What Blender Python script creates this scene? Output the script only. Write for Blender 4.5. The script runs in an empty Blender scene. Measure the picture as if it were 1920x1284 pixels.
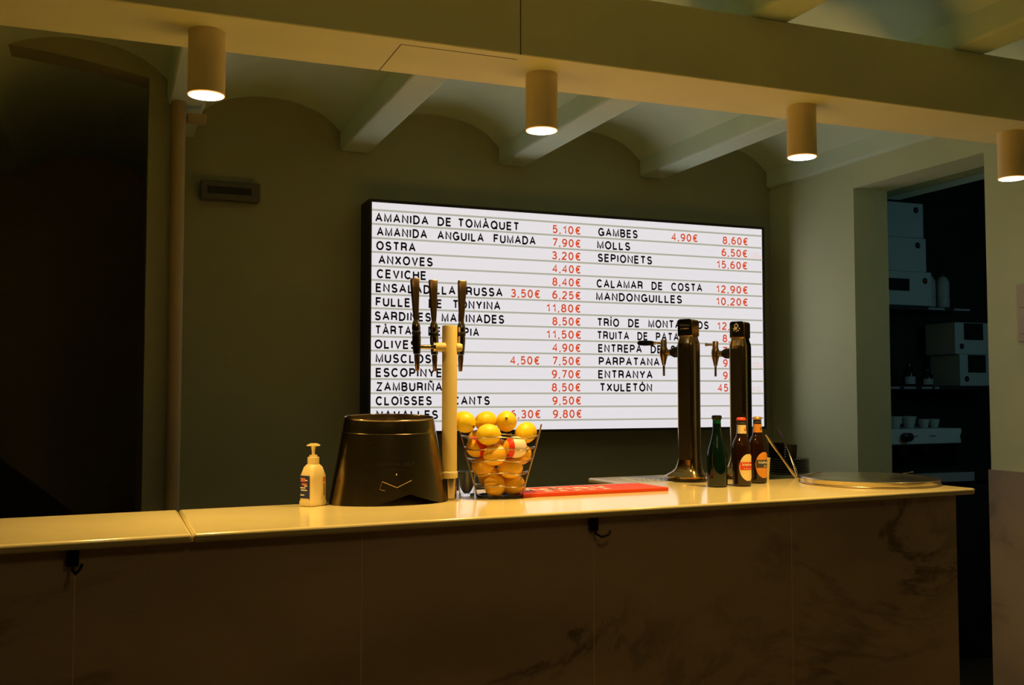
import bpy, bmesh, math, random
from mathutils import Vector, Matrix
C = bpy.context.scene.collection
SC = bpy.context.scene
rad = math.radians
# ------------------------------------------------------------------ camera
FPX = 1915.0
YAW, PITCH = rad(21.6), rad(2.93)
CAM = Vector((0, 0, 1.398))
cd = bpy.data.cameras.new('camera'); cam = bpy.data.objects.new('camera', cd); C.objects.link(cam)
cam.location = CAM; cam.rotation_euler = (math.pi/2 + PITCH, 0, -YAW)
cd.sensor_width = 36; cd.sensor_fit = 'HORIZONTAL'; cd.lens = 36*FPX/1920; cd.clip_start = .05
SC.camera = cam
# ------------------------------------------------------------------ world, exposure, lights
SC.view_settings.view_transform = 'Standard'; SC.view_settings.look = 'None'
SC.view_settings.exposure = 0.0; SC.view_settings.gamma = 1.0; SC.view_settings.use_curve_mapping = False
w = bpy.data.worlds.new('world'); SC.world = w; w.use_nodes = True
w.node_tree.nodes['Background'].inputs[0].default_value = (1.0, .62, .28, 1)
w.node_tree.nodes['Background'].inputs[1].default_value = .003
WARM = (1.0, .60, .155)
def light(kind, name, loc, power, color, size=.1, rot=(0,0,0), spread=None, shape='DISK', size_y=None):
    l = bpy.data.lights.new(name, kind); l.energy = power; l.color = color
    if kind == 'AREA':
        l.shape = shape; l.size = size
        if size_y: l.size_y = size_y
        if spread: l.spread = rad(spread)
    else: l.shadow_soft_size = size
    o = bpy.data.objects.new(name, l); o.location = loc; o.rotation_euler = rot; C.objects.link(o); return o
LAMPS = [(.212, 2.57), (1.108, 2.575), (1.98, 2.57), (2.84, 2.565)]
LAMP_Z, BEAM_Z = 2.131, 2.287
for i, (x, y) in enumerate(LAMPS):
    light('AREA', 'downlight', (x, y, LAMP_Z-.003), [5.3, 5.4, 5.8, .8][i], WARM, .078, spread=[104, 104, 104, 84][i])
# added unseen fills: one standing in for dining-room lamps, one cool inside the kitchen
light('AREA', 'dining_room_fill', (.75, .9, 2.3), .95, (1, .64, .26), .35, rot=(rad(35), 0, 0))
light('AREA', 'kitchen_cool_fill', (4.6, 3.0, 2.0), 1.1, (.45, .9, 1), .5, rot=(rad(90), 0, rad(8)), shape='RECTANGLE', size_y=.8)

# ------------------------------------------------------------------ materials
def mat(name, col, rough=.5, metal=0, spec=.5, emit=None, es=1, trans=0, ior=1.45, coat=0, bump=0, bscale=60, var=0, vscale=6, aniso=0):
    m = bpy.data.materials.new(name); m.use_nodes = True; nt = m.node_tree; b = nt.nodes['Principled BSDF']
    b.inputs['Base Color'].default_value = (*col, 1); b.inputs['Roughness'].default_value = rough
    b.inputs['Metallic'].default_value = metal; b.inputs['Specular IOR Level'].default_value = spec
    b.inputs['IOR'].default_value = ior; b.inputs['Transmission Weight'].default_value = trans; b.inputs['Coat Weight'].default_value = coat
    b.inputs['Anisotropic'].default_value = aniso
    if emit: b.inputs['Emission Color'].default_value = (*emit, 1); b.inputs['Emission Strength'].default_value = es
    tc = nt.nodes.new('ShaderNodeTexCoord')
    if bump:
        n = nt.nodes.new('ShaderNodeTexNoise'); n.inputs['Scale'].default_value = bscale; n.inputs['Detail'].default_value = 4
        nt.links.new(tc.outputs['Object'], n.inputs['Vector'])
        bn = nt.nodes.new('ShaderNodeBump'); bn.inputs['Strength'].default_value = bump; bn.inputs['Distance'].default_value = .002
        nt.links.new(n.outputs['Fac'], bn.inputs['Height']); nt.links.new(bn.outputs['Normal'], b.inputs['Normal'])
    if var:
        n = nt.nodes.new('ShaderNodeTexNoise'); n.inputs['Scale'].default_value = vscale; n.inputs['Detail'].default_value = 5
        nt.links.new(tc.outputs['Object'], n.inputs['Vector'])
        r = nt.nodes.new('ShaderNodeMapRange'); r.inputs[1].default_value = .3; r.inputs[2].default_value = .7
        r.inputs[3].default_value = 1-var; r.inputs[4].default_value = 1
        nt.links.new(n.outputs['Fac'], r.inputs[0])
        mx = nt.nodes.new('ShaderNodeMix'); mx.data_type = 'RGBA'; mx.blend_type = 'MULTIPLY'; mx.inputs[0].default_value = 1
        mx.inputs[6].default_value = (*col, 1); nt.links.new(r.outputs[0], mx.inputs[7]); nt.links.new(mx.outputs[2], b.inputs['Base Color'])
    return m
def marble(name, base, vein, scale=2.2, rough=.4):
    m = bpy.data.materials.new(name); m.use_nodes = True; nt = m.node_tree; b = nt.nodes['Principled BSDF']; b.inputs['Roughness'].default_value = rough
    tc = nt.nodes.new('ShaderNodeTexCoord'); N = nt.nodes.new; L = nt.links.new
    n1 = N('ShaderNodeTexNoise'); n1.inputs['Scale'].default_value = scale; n1.inputs['Detail'].default_value = 8; n1.inputs['Roughness'].default_value = .65; n1.inputs['Distortion'].default_value = .6
    mp = N('ShaderNodeMapping'); mp.inputs['Rotation'].default_value = (0, rad(-48), 0); mp.inputs['Scale'].default_value = (.55, 1, 1.25)
    L(tc.outputs['Object'], mp.inputs[0]); L(mp.outputs[0], n1.inputs['Vector'])
    # thin veins: where a noise crosses its middle value
    s = N('ShaderNodeMath'); s.operation = 'SUBTRACT'; s.inputs[1].default_value = .5; L(n1.outputs['Fac'], s.inputs[0])
    a = N('ShaderNodeMath'); a.operation = 'ABSOLUTE'; L(s.outputs[0], a.inputs[0])
    r = N('ShaderNodeMapRange'); r.inputs[1].default_value = 0; r.inputs[2].default_value = .03; r.inputs[3].default_value = .75; r.inputs[4].default_value = 0; L(a.outputs[0], r.inputs[0])
    n2 = N('ShaderNodeTexNoise'); n2.inputs['Scale'].default_value = scale*1.3; n2.inputs['Detail'].default_value = 6; L(mp.outputs[0], n2.inputs['Vector'])
    r2 = N('ShaderNodeMapRange'); r2.inputs[1].default_value = .42; r2.inputs[2].default_value = .62; r2.inputs[3].default_value = 0; r2.inputs[4].default_value = 1; L(n2.outputs['Fac'], r2.inputs[0])
    mm = N('ShaderNodeMath'); mm.operation = 'MULTIPLY'; L(r.outputs[0], mm.inputs[0]); L(r2.outputs[0], mm.inputs[1])
    ad = N('ShaderNodeMath'); ad.operation = 'MULTIPLY_ADD'; L(r2.outputs[0], ad.inputs[0]); ad.inputs[1].default_value = .4; L(mm.outputs[0], ad.inputs[2]); ad.use_clamp = True
    mx = N('ShaderNodeMix'); mx.data_type = 'RGBA'; mx.inputs[6].default_value = (*base, 1); mx.inputs[7].default_value = (*vein, 1)
    L(ad.outputs[0], mx.inputs[0]); L(mx.outputs[2], b.inputs['Base Color']); return m
M = dict(
 backwall=mat('back_wall_paint_dimmed', (.42, .43, .25), .85, bump=.25, bscale=40, var=.08, vscale=3),  # wall paint darkened: the back wall's weaker light put into its colour
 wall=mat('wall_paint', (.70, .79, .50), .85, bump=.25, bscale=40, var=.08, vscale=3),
 ceil=mat('ceiling_paint', (.78, .95, .74), .85, bump=.25, bscale=40, var=.06),
 beam=mat('beam_paint', (.95, .96, .62), .7, bump=.15, bscale=50, var=.05),
 floor=mat('floor_tile', (.12, .09, .06), .5, var=.3),
 seam=mat('seam_line', (.05, .035, .015), .9),
 top=mat('cream_marble_top', (.86, .76, .42), .14, spec=.75, var=.06, vscale=8),
 marble=marble('veined_marble', (.74, .60, .44), (.22, .17, .12), 1.5),
 grout=mat('marble_joint', (1, .85, .58), .8),
 dark=mat('dark_room_paint', (.55, .46, .26), .9),
 black=mat('black_plastic', (.012, .012, .012), .35),
 bgloss=mat('black_gloss', (.008, .008, .01), .12),
 tube=mat('lamp_housing', (.95, .80, .46), .55, bump=.1),
 disc=mat('lamp_disc', (1, 1, 1), .5, emit=(1, .93, .85), es=14),
 lamprim=mat('lamp_rim', (.9, .5, .2), .5, emit=(1, .45, .10), es=1.1),
 board=mat('board_light', (.25, .25, .25), .4, emit=(.80, .765, .80), es=.94),
 rail=mat('letter_rail', (.30, .31, .26), .5, emit=(.46, .46, .38), es=.85),
 txt=mat('black_letters', (.005, .005, .006), .5),
 red=mat('red_letters', (.45, .05, .01), .5, emit=(.62, .085, .025), es=.85),
 redf=mat('faint_red_ink', (.7, .4, .3), .5, emit=(.72, .38, .28), es=.8),
 frame=mat('board_frame', (.02, .018, .014), .5),
 column=mat('cream_enamel', (.64, .52, .24), .55, bump=.08),
 white=mat('white_collar', (.85, .8, .65), .4),
 chrome=mat('polished_steel', (.62, .50, .38), .14, 1),
 bronze=mat('bronze_metal', (.45, .30, .17), .28, 1),
 steel=mat('brushed_dark_steel', (.27, .23, .14), .25, 1, bump=.08, bscale=120),
 tower=mat('brass_steel', (.52, .38, .19), .17, 1),
 towerface=mat('tower_face_reflection', (.012, .010, .005), .3),
 brass=mat('gold_metal', (.85, .52, .14), .22, 1),
 wire=mat('basket_wire', (.55, .45, .34), .22, 1),
 lemon=mat('lemon_skin', (.90, .64, .02), .36, bump=.35, bscale=500, coat=.1),
 lemon2=mat('lemon_skin_orange', (.82, .46, .03), .42, bump=.35, bscale=500),
 stem=mat('lemon_scar', (.10, .07, .02), .8),
 wrapw=mat('white_wrapper', (.85, .75, .66), .4), wrapr=mat('red_wrapper', (.75, .04, .02), .4),
 glass=mat('clear_glass', (1, 1, 1), .03, trans=1, ior=1.45),
 green=mat('dark_green_glass', (.002, .010, .007), .06, spec=.8), greenn=mat('green_neck_reflection', (.01, .16, .09), .08, trans=.4),
 brown=mat('dark_brown_glass', (.018, .006, .003), .06, spec=.8),
 cream=mat('cream_paper', (.88, .72, .38), .6), orange=mat('orange_paper', (.80, .33, .05), .6), lred=mat('red_paper', (.75, .05, .02), .6),
 capr=mat('red_cap', (.8, .08, .04), .35), capg=mat('gold_cap', (.7, .42, .12), .35, .6),
 mat_=mat('red_rubber', (.80, .07, .012), .65),
 soap=mat('cream_plastic', (.88, .72, .38), .4), label=mat('navy_label', (.03, .04, .16), .4), pink=mat('rose_label', (.65, .2, .1), .5),
 yel=mat('yellow_label', (.75, .5, .08), .5),
 paper=mat('white_paper', (.78, .82, .80), .35), ink=mat('ink', (.06, .06, .06), .7),
 plate=mat('dark_stoneware', (.03, .035, .035), .3), kwall=mat('kitchen_tile', (.035, .045, .042), .35, var=.3),
 box=mat('carton', (.55, .68, .68), .28), boxw=mat('carton_window', (.015, .015, .015), .3),
 jug=mat('grey_plastic', (.42, .5, .52), .5), kdark=mat('dark_wood_shelf', (.03, .028, .025), .5),
 panel=mat('machine_panel', (.75, .9, .9), .35, 0), swit=mat('switch_plastic', (.55, .5, .38), .5),
 pipe=mat('painted_pipe', (.45, .36, .18), .6), vent=mat('grey_plastic_box', (.14, .14, .11), .6),
)
# ------------------------------------------------------------------ mesh helpers
def finish(name, bm, m, parent=None, smooth=False, loc=None, bevel=0):
    bmesh.ops.recalc_face_normals(bm, faces=bm.faces)
    me = bpy.data.meshes.new(name); bm.to_mesh(me); bm.free()
    ms = m if isinstance(m, (list, tuple)) else [m]
    for q in ms: me.materials.append(q)
    if smooth:
        for p in me.polygons: p.use_smooth = True
        if smooth != 'all': me.set_sharp_from_angle(angle=rad(40))
    o = bpy.data.objects.new(name, me); C.objects.link(o)
    if parent: o.parent = parent
    if loc is not None: o.location = loc
    if bevel:
        b = o.modifiers.new('bevel', 'BEVEL'); b.width = bevel; b.segments = 3; b.limit_method = 'ANGLE'; b.angle_limit = rad(40)
        for p in me.polygons: p.use_smooth = True
        me.set_sharp_from_angle(angle=rad(75))
    return o
def tag(o, label, cat, group=None):
    o['label'] = label; o['category'] = cat
    if group: o['group'] = group
    return o
def thing(name, label, cat, loc=(0,0,0), rz=0, group=None):
    o = bpy.data.objects.new(name, None); C.objects.link(o); o.location = loc; o.rotation_euler = (0, 0, rz); o.empty_display_size = .05
    return tag(o, label, cat, group)
def struct(o): o['kind'] = 'structure'; return o
def box(bm, x0, x1, y0, y1, z0, z1, T=None, mi=0):
    vs = [Vector((x, y, z)) for z in (z0, z1) for x, y in ((x0, y0), (x1, y0), (x1, y1), (x0, y1))]
    if T: vs = [T @ v for v in vs]
    v = [bm.verts.new(p) for p in vs]
    for f in ((3,2,1,0), (4,5,6,7), (0,1,5,4), (1,2,6,5), (2,3,7,6), (3,0,4,7)): bm.faces.new([v[i] for i in f]).material_index = mi
def obox(name, m, x0, x1, y0, y1, z0, z1, parent=None, bevel=0, T=None):
    bm = bmesh.new(); box(bm, x0, x1, y0, y1, z0, z1, T); return finish(name, bm, m, parent, bevel=bevel)
def prism(bm, pts, z0, z1, T=None, mi=0):
    a = [Vector((x, y, z0)) for x, y in pts]; b = [Vector((x, y, z1)) for x, y in pts]
    if T: a = [T @ v for v in a]; b = [T @ v for v in b]
    a = [bm.verts.new(p) for p in a]; b = [bm.verts.new(p) for p in b]; n = len(a)
    bm.faces.new(a[::-1]).material_index = mi; bm.faces.new(b).material_index = mi
    for i in range(n): bm.faces.new([a[i], a[(i+1) % n], b[(i+1) % n], b[i]]).material_index = mi
def loft(bm, rings, cap=True, closed=True):
    R = [[bm.verts.new(p) for p in r] for r in rings]; n = len(R[0])
    for a, b in zip(R, R[1:]):
        for i in range(n if closed else n-1): bm.faces.new([a[i], a[(i+1) % n], b[(i+1) % n], b[i]])
    if cap: bm.faces.new(R[0][::-1]); bm.faces.new(R[-1])
    return R
def lathe(bm, prof, n=32, T=None, sx=1, sy=1, cap=True):
    rings = []
    for r, z in prof:
        ring = [Vector((max(r, 1e-5)*sx*math.cos(2*math.pi*i/n), max(r, 1e-5)*sy*math.sin(2*math.pi*i/n), z)) for i in range(n)]
        if T: ring = [T @ v for v in ring]
        rings.append(ring)
    loft(bm, rings, cap)
def olathe(name, m, prof, parent=None, n=32, T=None, loc=None, sx=1, sy=1):
    bm = bmesh.new(); lathe(bm, prof, n, T, sx, sy); return finish(name, bm, m, parent, True, loc)
def tube(bm, pts, r, n=10, closed=False):
    pts = [Vector(p) for p in pts]; N = len(pts); rings = []; up = None
    for i, p in enumerate(pts):
        a = pts[(i-1) % N] if (closed or i) else p; b = pts[(i+1) % N] if (closed or i < N-1) else p
        t = (b-a).normalized()
        if up is None: up = Vector((0, 0, 1)) if abs(t.z) < .9 else Vector((1, 0, 0))
        s = t.cross(up).normalized(); u = s.cross(t).normalized(); up = u
        rr = r[i] if isinstance(r, (list, tuple)) else r
        rings.append([p + s*rr*math.cos(2*math.pi*k/n) + u*rr*math.sin(2*math.pi*k/n) for k in range(n)])
    if closed: rings.append(rings[0])
    if closed:
        V = [[bm.verts.new(p) for p in q] for q in rings[:-1]]; V.append(V[0])
        for a, b in zip(V, V[1:]):
            for k in range(n): bm.faces.new([a[k], a[(k+1) % n], b[(k+1) % n], b[k]])
    else: loft(bm, rings)
def otube(name, m, pts, r, parent=None, n=10, closed=False):
    bm = bmesh.new(); tube(bm, pts, r, n, closed); return finish(name, bm, m, parent, 'all' if closed else True)
def rrect(w, d, r, k=4):
    out = []
    for cx, cy, a0 in ((w/2-r, d/2-r, 0), (-w/2+r, d/2-r, 90), (-w/2+r, -d/2+r, 180), (w/2-r, -d/2+r, 270)):
        for i in range(k+1): a = rad(a0+90*i/k); out.append((cx+r*math.cos(a), cy+r*math.sin(a)))
    return out
def arc(cx, cy, rx, ry, a0, a1, n=None):
    n = n or max(4, int(abs(a1-a0)/18)); return [(cx+rx*math.cos(rad(a0+(a1-a0)*k/n)), cy+ry*math.sin(rad(a0+(a1-a0)*k/n))) for k in range(n+1)]
# sans-serif letters drawn as strokes: width, list of polylines, cap height 1
GL = {
 'A': (.74, [[(0,0),(.37,1),(.74,0)], [(.14,.34),(.60,.34)]]), 'B': (.62, [[(0,0),(0,1),(.30,1)]+arc(.32,.765,.24,.235,90,-90)+[(0,.53)], [(0,.53),(.32,.53)]+arc(.34,.265,.27,.265,90,-90)+[(0,0)]]),
 'C': (.72, [arc(.38,.5,.38,.5,42,318)]), 'D': (.68, [[(0,0),(0,1),(.26,1)]+arc(.28,.5,.40,.5,90,-90)+[(0,0),(0,.2)]]),
 'E': (.56, [[(.56,1),(0,1),(0,0),(.57,0)], [(0,.53),(.52,.53)]]), 'F': (.54, [[(.56,1),(0,1),(0,0)], [(0,.52),(.48,.52)]]),
 'G': (.76, [arc(.38,.5,.38,.5,42,322)+[(.75,.20),(.75,.46),(.42,.46)], [(.75,.3),(.75,0)]]), 'H': (.64, [[(0,0),(0,1)], [(.64,0),(.64,1)], [(0,.53),(.64,.53)]]),
 'I': (.02, [[(0,0),(0,1)]]), 'J': (.45, [[(.45,1),(.45,.25)]+arc(.22,.25,.22,.25,0,-180)]), 'K': (.62, [[(0,0),(0,1)], [(.60,1),(0,.38)], [(.20,.58),(.62,0)]]),
 'L': (.52, [[(0,1),(0,0),(.53,0)]]), 'M': (.76, [[(0,0),(0,1),(.38,.02),(.76,1),(.76,0)]]), 'N': (.64, [[(0,0),(0,1),(.64,0),(.64,1)]]), 'O': (.78, [arc(.39,.5,.39,.5,0,360,24)]),
 'P': (.60, [[(0,0),(0,1),(.32,1)]+arc(.33,.73,.27,.27,90,-90)+[(0,.46)]]), 'Q': (.78, [arc(.39,.5,.39,.5,0,360,24), [(.46,.24),(.80,-.04)]]),
 'R': (.64, [[(0,0),(0,1),(.34,1)]+arc(.35,.74,.26,.26,90,-90)+[(0,.48)], [(.36,.48),(.58,.36),(.60,.10),(.65,0)]]), 'S': (.62, [arc(.31,.75,.27,.25,20,270)+arc(.31,.25,.30,.25,90,-160)]),
 'T': (.64, [[(0,1),(.64,1)], [(.32,1),(.32,0)]]), 'U': (.64, [[(0,1),(0,.32)]+arc(.32,.32,.32,.32,180,360)+[(.64,1)]]), 'V': (.68, [[(0,1),(.34,0),(.68,1)]]), 'X': (.66, [[(0,0),(.66,1)], [(0,1),(.66,0)]]),
 'Y': (.68, [[(0,1),(.34,.44),(.68,1)], [(.34,.44),(.34,0)]]), 'Z': (.62, [[(0,1),(.60,1),(0,0),(.62,0)]]), '&': (.70, [[(.70,0),(.18,.66)]+arc(.34,.80,.17,.20,200,-20)+[(.44,.64),(.06,.40)]+arc(.28,.24,.27,.24,160,320)+[(.66,.44)]]),
 '0': (.54, [arc(.27,.5,.27,.5,0,360,24)]), '1': (.40, [[(.06,.74),(.30,.84),(.34,1),(.34,0)]]), '2': (.54, [arc(.27,.73,.25,.27,165,-30)+[(.02,.06),(0,0),(.55,0)]]),
 '3': (.54, [arc(.26,.76,.23,.24,155,-90)+arc(.26,.26,.27,.27,90,-155)]), '4': (.58, [[(.43,0),(.43,1),(0,.28),(.58,.28)]]), '5': (.54, [[(.50,1),(.10,1),(.04,.50)]+arc(.26,.32,.27,.32,125,-150)]),
 '6': (.54, [arc(.27,.31,.27,.31,0,360,20), arc(.36,.42,.36,.58,185,75)]), '7': (.54, [[(0,1),(.54,1),(.18,0)]]), '8': (.54, [arc(.27,.76,.22,.24,0,360,18), arc(.27,.26,.27,.27,0,360,20)]),
 '9': (.54, [arc(.27,.69,.27,.31,0,360,20), arc(.18,.58,.36,.58,5,-105)]), '€': (.60, [arc(.42,.5,.34,.5,52,308), [(-.02,.60),(.52,.60)], [(-.02,.41),(.48,.41)]]),
 ',': (.06, [[(.04,.06),(.04,-.02),(-.02,-.16)]]), '/': (.34, [[(0,-.05),(.34,1.05)]]), ' ': (.22, []),
 'a': (.46, [arc(.23,.27,.23,.27,0,360,14), [(.46,.54),(.46,0)]]), 'g': (.46, [arc(.23,.27,.23,.27,0,360,14), [(.46,.54),(.46,0)]+arc(.24,-.06,.22,.2,0,-160)]), 'h': (.44, [[(0,0),(0,1)], [(0,.34)]+arc(.22,.34,.22,.22,180,0)+[(.44,0)]]), 'o': (.48, [arc(.24,.27,.24,.27,0,360,14)]), 'u': (.44, [[(0,.54),(0,.20)]+arc(.22,.22,.22,.22,180,360)+[(.44,.54)], [(.44,.2),(.44,0)]]),
}
for ch, base, ac in (('À', 'A', [[(.22,1.32),(.42,1.16)]]), ('È', 'E', [[(.14,1.32),(.34,1.16)]]), ('Í', 'I', [[(.08,1.34),(-.04,1.16)]]), ('Ó', 'O', [[(.48,1.34),(.34,1.16)]]),
                     ('Ï', 'I', [[(-.16,1.20),(-.16,1.28)], [(.16,1.20),(.16,1.28)]]), ('Ñ', 'N', [[(.12,1.18),(.22,1.26),(.40,1.18),(.52,1.26)]])):
    GL[ch] = (GL[base][0], GL[base][1]+ac)
_tc = {}
def text_geo(s, t=.14, gap=.26):
    """flat stroke-letter geometry: (verts2d, faces, total width), cap height 1"""
    key = (s, t, gap)
    if key in _tc: return _tc[key]
    V, F = [], []; x = 0
    for ch in s:
        wd, strokes = GL[ch]
        for st in strokes:
            st = [(x+t/2+p[0], t/2+p[1]*(1-t)) for p in st]; n = len(st); closed = n > 3 and math.hypot(st[0][0]-st[-1][0], st[0][1]-st[-1][1]) < 1e-4
            b = len(V)
            for k in range(n):
                if closed: a_, c_ = st[k-1] if k else st[-2], st[k+1] if k < n-1 else st[1]
                else: a_, c_ = st[max(k-1, 0)], st[min(k+1, n-1)]
                p = st[k]; d1 = Vector((p[0]-a_[0], p[1]-a_[1])); d2 = Vector((c_[0]-p[0], c_[1]-p[1]))
                if d1.length < 1e-6: d1 = d2
                if d2.length < 1e-6: d2 = d1
                d1.normalize(); d2.normalize(); n1 = Vector((-d1.y, d1.x)); n2 = Vector((-d2.y, d2.x)); m = n1+n2
                if m.length < .25: m = n1.copy(); ml = t/2
                else: m.normalize(); ml = min(t/2/max(.3, m.dot(n1)), t*.85)
                V.append((p[0]+m.x*ml, p[1]+m.y*ml)); V.append((p[0]-m.x*ml, p[1]-m.y*ml))
            for k in range(n-1): F.append((b+2*k, b+2*k+1, b+2*k+3, b+2*k+2))
        x += wd + t + gap
    _tc[key] = (V, F, x-gap); return _tc[key]
def text_obj(name, m, s, fn, width, height, parent, t=.14, gap=.26):
    """letters of cap height `height` fitted to `width`, one mesh per word; fn(u, v) places a letter point"""
    total = text_geo(s, t, gap)[2]; pos = 0; out = []
    for wi, wd in enumerate(s.split(' ')):
        vs, fs, ww = text_geo(wd, t, gap) if wd else ([], [], 0)
        if wd:
            bm = bmesh.new(); V = [bm.verts.new(fn((pos+x)/total*width, y*height)) for x, y in vs]
            for f in fs:
                try: bm.faces.new([V[i] for i in f])
                except ValueError: pass
            me = bpy.data.meshes.new(name); bm.to_mesh(me); bm.free(); me.materials.append(m)
            o = bpy.data.objects.new(name, me); C.objects.link(o); o.parent = parent; out.append(o)
            pos += ww + gap
        pos += GL[' '][0] + t + gap if wd or wi == 0 else .62
    return out
# pixel helpers, used only to read real positions off the photograph
_F = Vector((math.sin(YAW)*math.cos(PITCH), math.cos(YAW)*math.cos(PITCH), math.sin(PITCH)))
_R = Vector((math.cos(YAW), -math.sin(YAW), 0)); _U = _R.cross(_F)
def ray(x, y): return _F + _R*((x-960)/FPX) - _U*((y-642)/FPX)
def onY(x, y, Y): d = ray(x, y); return CAM + d*((Y-CAM.y)/d.y)
def onZ(x, y, Z): d = ray(x, y); return CAM + d*((Z-CAM.z)/d.z)
# ------------------------------------------------------------------ room shell
WY, WX, JZ, CZ = 4.5, 3.255, 2.49, 2.70
struct(obox('floor', M['floor'], -4, 6, -3.5, 6.2, -.1, 0))
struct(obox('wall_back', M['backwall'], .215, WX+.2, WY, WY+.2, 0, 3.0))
# right wall with the kitchen doorway
DY0, DY1, DZ = 3.075, 3.847, 2.37
bm = bmesh.new()
box(bm, WX, WX+.2, -3.5, DY0, 0, 3.0); box(bm, WX, WX+.2, DY1, WY, 0, 3.0); box(bm, WX, WX+.2, DY0, DY1, DZ, 3.0)
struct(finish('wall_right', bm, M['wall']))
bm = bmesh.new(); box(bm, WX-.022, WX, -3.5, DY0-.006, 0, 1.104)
struct(finish('trim_1', bm, marble('wainscot_marble_dimmed', (.40, .33, .25), (.14, .11, .09), 1.5)))  # same stone as the counter front, darkened to paint in weaker light
# partition on the left with its arched opening; the dark room behind it
bm = bmesh.new(); PY0, PY1 = 4.0, 4.14
ax0, ax1, zs, zc = -1.25, .125, 2.58, 2.655
N = 16; arc = []
for i in range(N+1):
    t = i/N; x = ax0+(ax1-ax0)*t; arc.append((x, zs + (zc-zs)*(1-(2*t-1)**2)))
for (xa, za), (xb, zb) in zip(arc, arc[1:]):
    q = [Vector((xa, PY0, za)), Vector((xb, PY0, zb)), Vector((xb, PY0, 3.0)), Vector((xa, PY0, 3.0))]
    a = [bm.verts.new(p) for p in q]; b = [bm.verts.new(p+Vector((0, PY1-PY0, 0))) for p in q]
    bm.faces.new(a); bm.faces.new(b[::-1])
    for i in range(4): bm.faces.new([a[i], b[i], b[(i+1) % 4], a[(i+1) % 4]])
box(bm, ax1, .235, PY0, PY1, 0, 3.0); box(bm, -4, ax0, PY0, PY1, 0, 3.0); box(bm, .155, .235, PY1, WY+.2, 0, 3.0)
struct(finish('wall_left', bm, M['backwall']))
struct(obox('wall_dark_room', M['dark'], -4, .155, 6.0, 6.2, 0, 3.0))
struct(obox('wall_kitchen', M['kwall'], WX+.2, 6, 5.02, 5.2, 0, 3.0))
struct(obox('wall_kitchen_right', M['kwall'], 5.6, 5.8, 2.0, 5.02, 0, 3.0))
struct(obox('wall_kitchen_front', M['kwall'], WX+.2, 5.8, 1.9, 2.0, 0, 3.0))
# vaulted ceiling between joists
JX = [(-1.33+.76*k, -1.19+.76*k) for k in range(-2, 9)]
JX = [(.95+.76*(k-3), 1.085+.76*(k-3)) for k in range(-1, 8)]
bm = bmesh.new()
xs = []
for k, (a, b) in enumerate(JX):
    xs += [(a+.01, JZ+.08), (b-.01, JZ+.08)]
    if k < len(JX)-1:
        c = JX[k+1][0]; r0, r1 = b, c
        for i in range(1, 14):
            t = i/14; xs.append((r0+(r1-r0)*t, JZ+.05+(CZ-JZ-.05)*math.sqrt(max(0, 1-(2*t-1)**2))))
lo = [[bm.verts.new((x, y, z)) for x, z in xs] for y in (-3.5, 6.0)]
hi = [[bm.verts.new((x, y, 3.0)) for x, z in xs] for y in (-3.5, 6.0)]
for i in range(len(xs)-1):
    bm.faces.new([lo[0][i], lo[0][i+1], lo[1][i+1], lo[1][i]]); bm.faces.new([hi[0][i], hi[1][i], hi[1][i+1], hi[0][i+1]])
    for s in (0, 1): bm.faces.new([lo[s][i], lo[s][i+1], hi[s][i+1], hi[s][i]])
struct(finish('ceiling', bm, M['ceil'], smooth=True))
n = 2
for a, b in JX:
    bm = bmesh.new(); box(bm, a, b, -3.5, WY, JZ, JZ+.12)
    struct(finish('trim_%d' % n, bm, M['ceil'], bevel=.012)); n += 1
# the long dropped beam
beam = struct(obox('trim_%d' % n, M['beam'], -3.9, WX, 2.44, 2.705, BEAM_Z, JZ, bevel=.004))
bm = bmesh.new(); xf = onY(976, 60, 2.44).x
box(bm, xf-.0008, xf+.0008, 2.4385, 2.4405, BEAM_Z, JZ)
p0 = onZ(752, 83, BEAM_Z); p1 = onZ(715, 133, BEAM_Z); p2 = onZ(968, 113, BEAM_Z)
box(bm, p0.x-.001, p0.x+.001, p0.y, 2.704, BEAM_Z-.0006, BEAM_Z+.001)
box(bm, p0.x, p2.x, p0.y-.001, p0.y+.001, BEAM_Z-.0006, BEAM_Z+.001)
finish('seam', bm, M['seam'], beam)
# floor-to-joist pipe at the end of the partition
t = thing('vertical_pipe', 'cream painted vertical pipe standing at the edge of the dark arched opening', 'pipe', (.228, 3.955, 0))
olathe('pipe_body', M['pipe'], [(.026, 0), (.026, JZ-.002)], t, 20)
obox('bracket', M['pipe'], .03, .10, -.012, .044, 2.42, 2.45, t, .004)
# sloping black parapet of the stairs inside the opening
a = onY(-60, 815, 4.3); b = onY(145, 968, 4.3)
bm = bmesh.new(); pts = [(-1.4, a.z+(a.z-b.z)/(b.x-a.x)*(a.x+1.4)), (b.x, b.z), (.14, b.z-(a.z-b.z)/(b.x-a.x)*(.14-b.x)), (.14, 0), (-1.4, 0)]
va = [bm.verts.new((x, 4.26, z)) for x, z in pts]; vb = [bm.verts.new((x, 4.34, z)) for x, z in pts]
bm.faces.new(va); bm.faces.new(vb[::-1])
for i in range(5): bm.faces.new([va[i], vb[i], vb[(i+1) % 5], va[(i+1) % 5]])
tag(finish('stair_parapet', bm, M['bgloss']), 'black sloping parapet inside the dark opening on the left', 'railing')
# small dark box on the wall
a = onY(375, 336, 4.47); b = onY(487, 382, 4.47)
t = thing('emergency_light', 'dark oblong emergency light box on the back wall beside the pipe', 'emergency light', ((a.x+b.x)/2, WY, (a.z+b.z)/2))
hw, hh = (b.x-a.x)/2, .042
obox('housing', M['vent'], -hw, hw, -.05, 0, -hh, hh, t, .01)
obox('lens', M['frame'], -hw*.75, hw*.7, -.054, -.0501, -hh*.35, hh*.35, t, .002)
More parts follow.
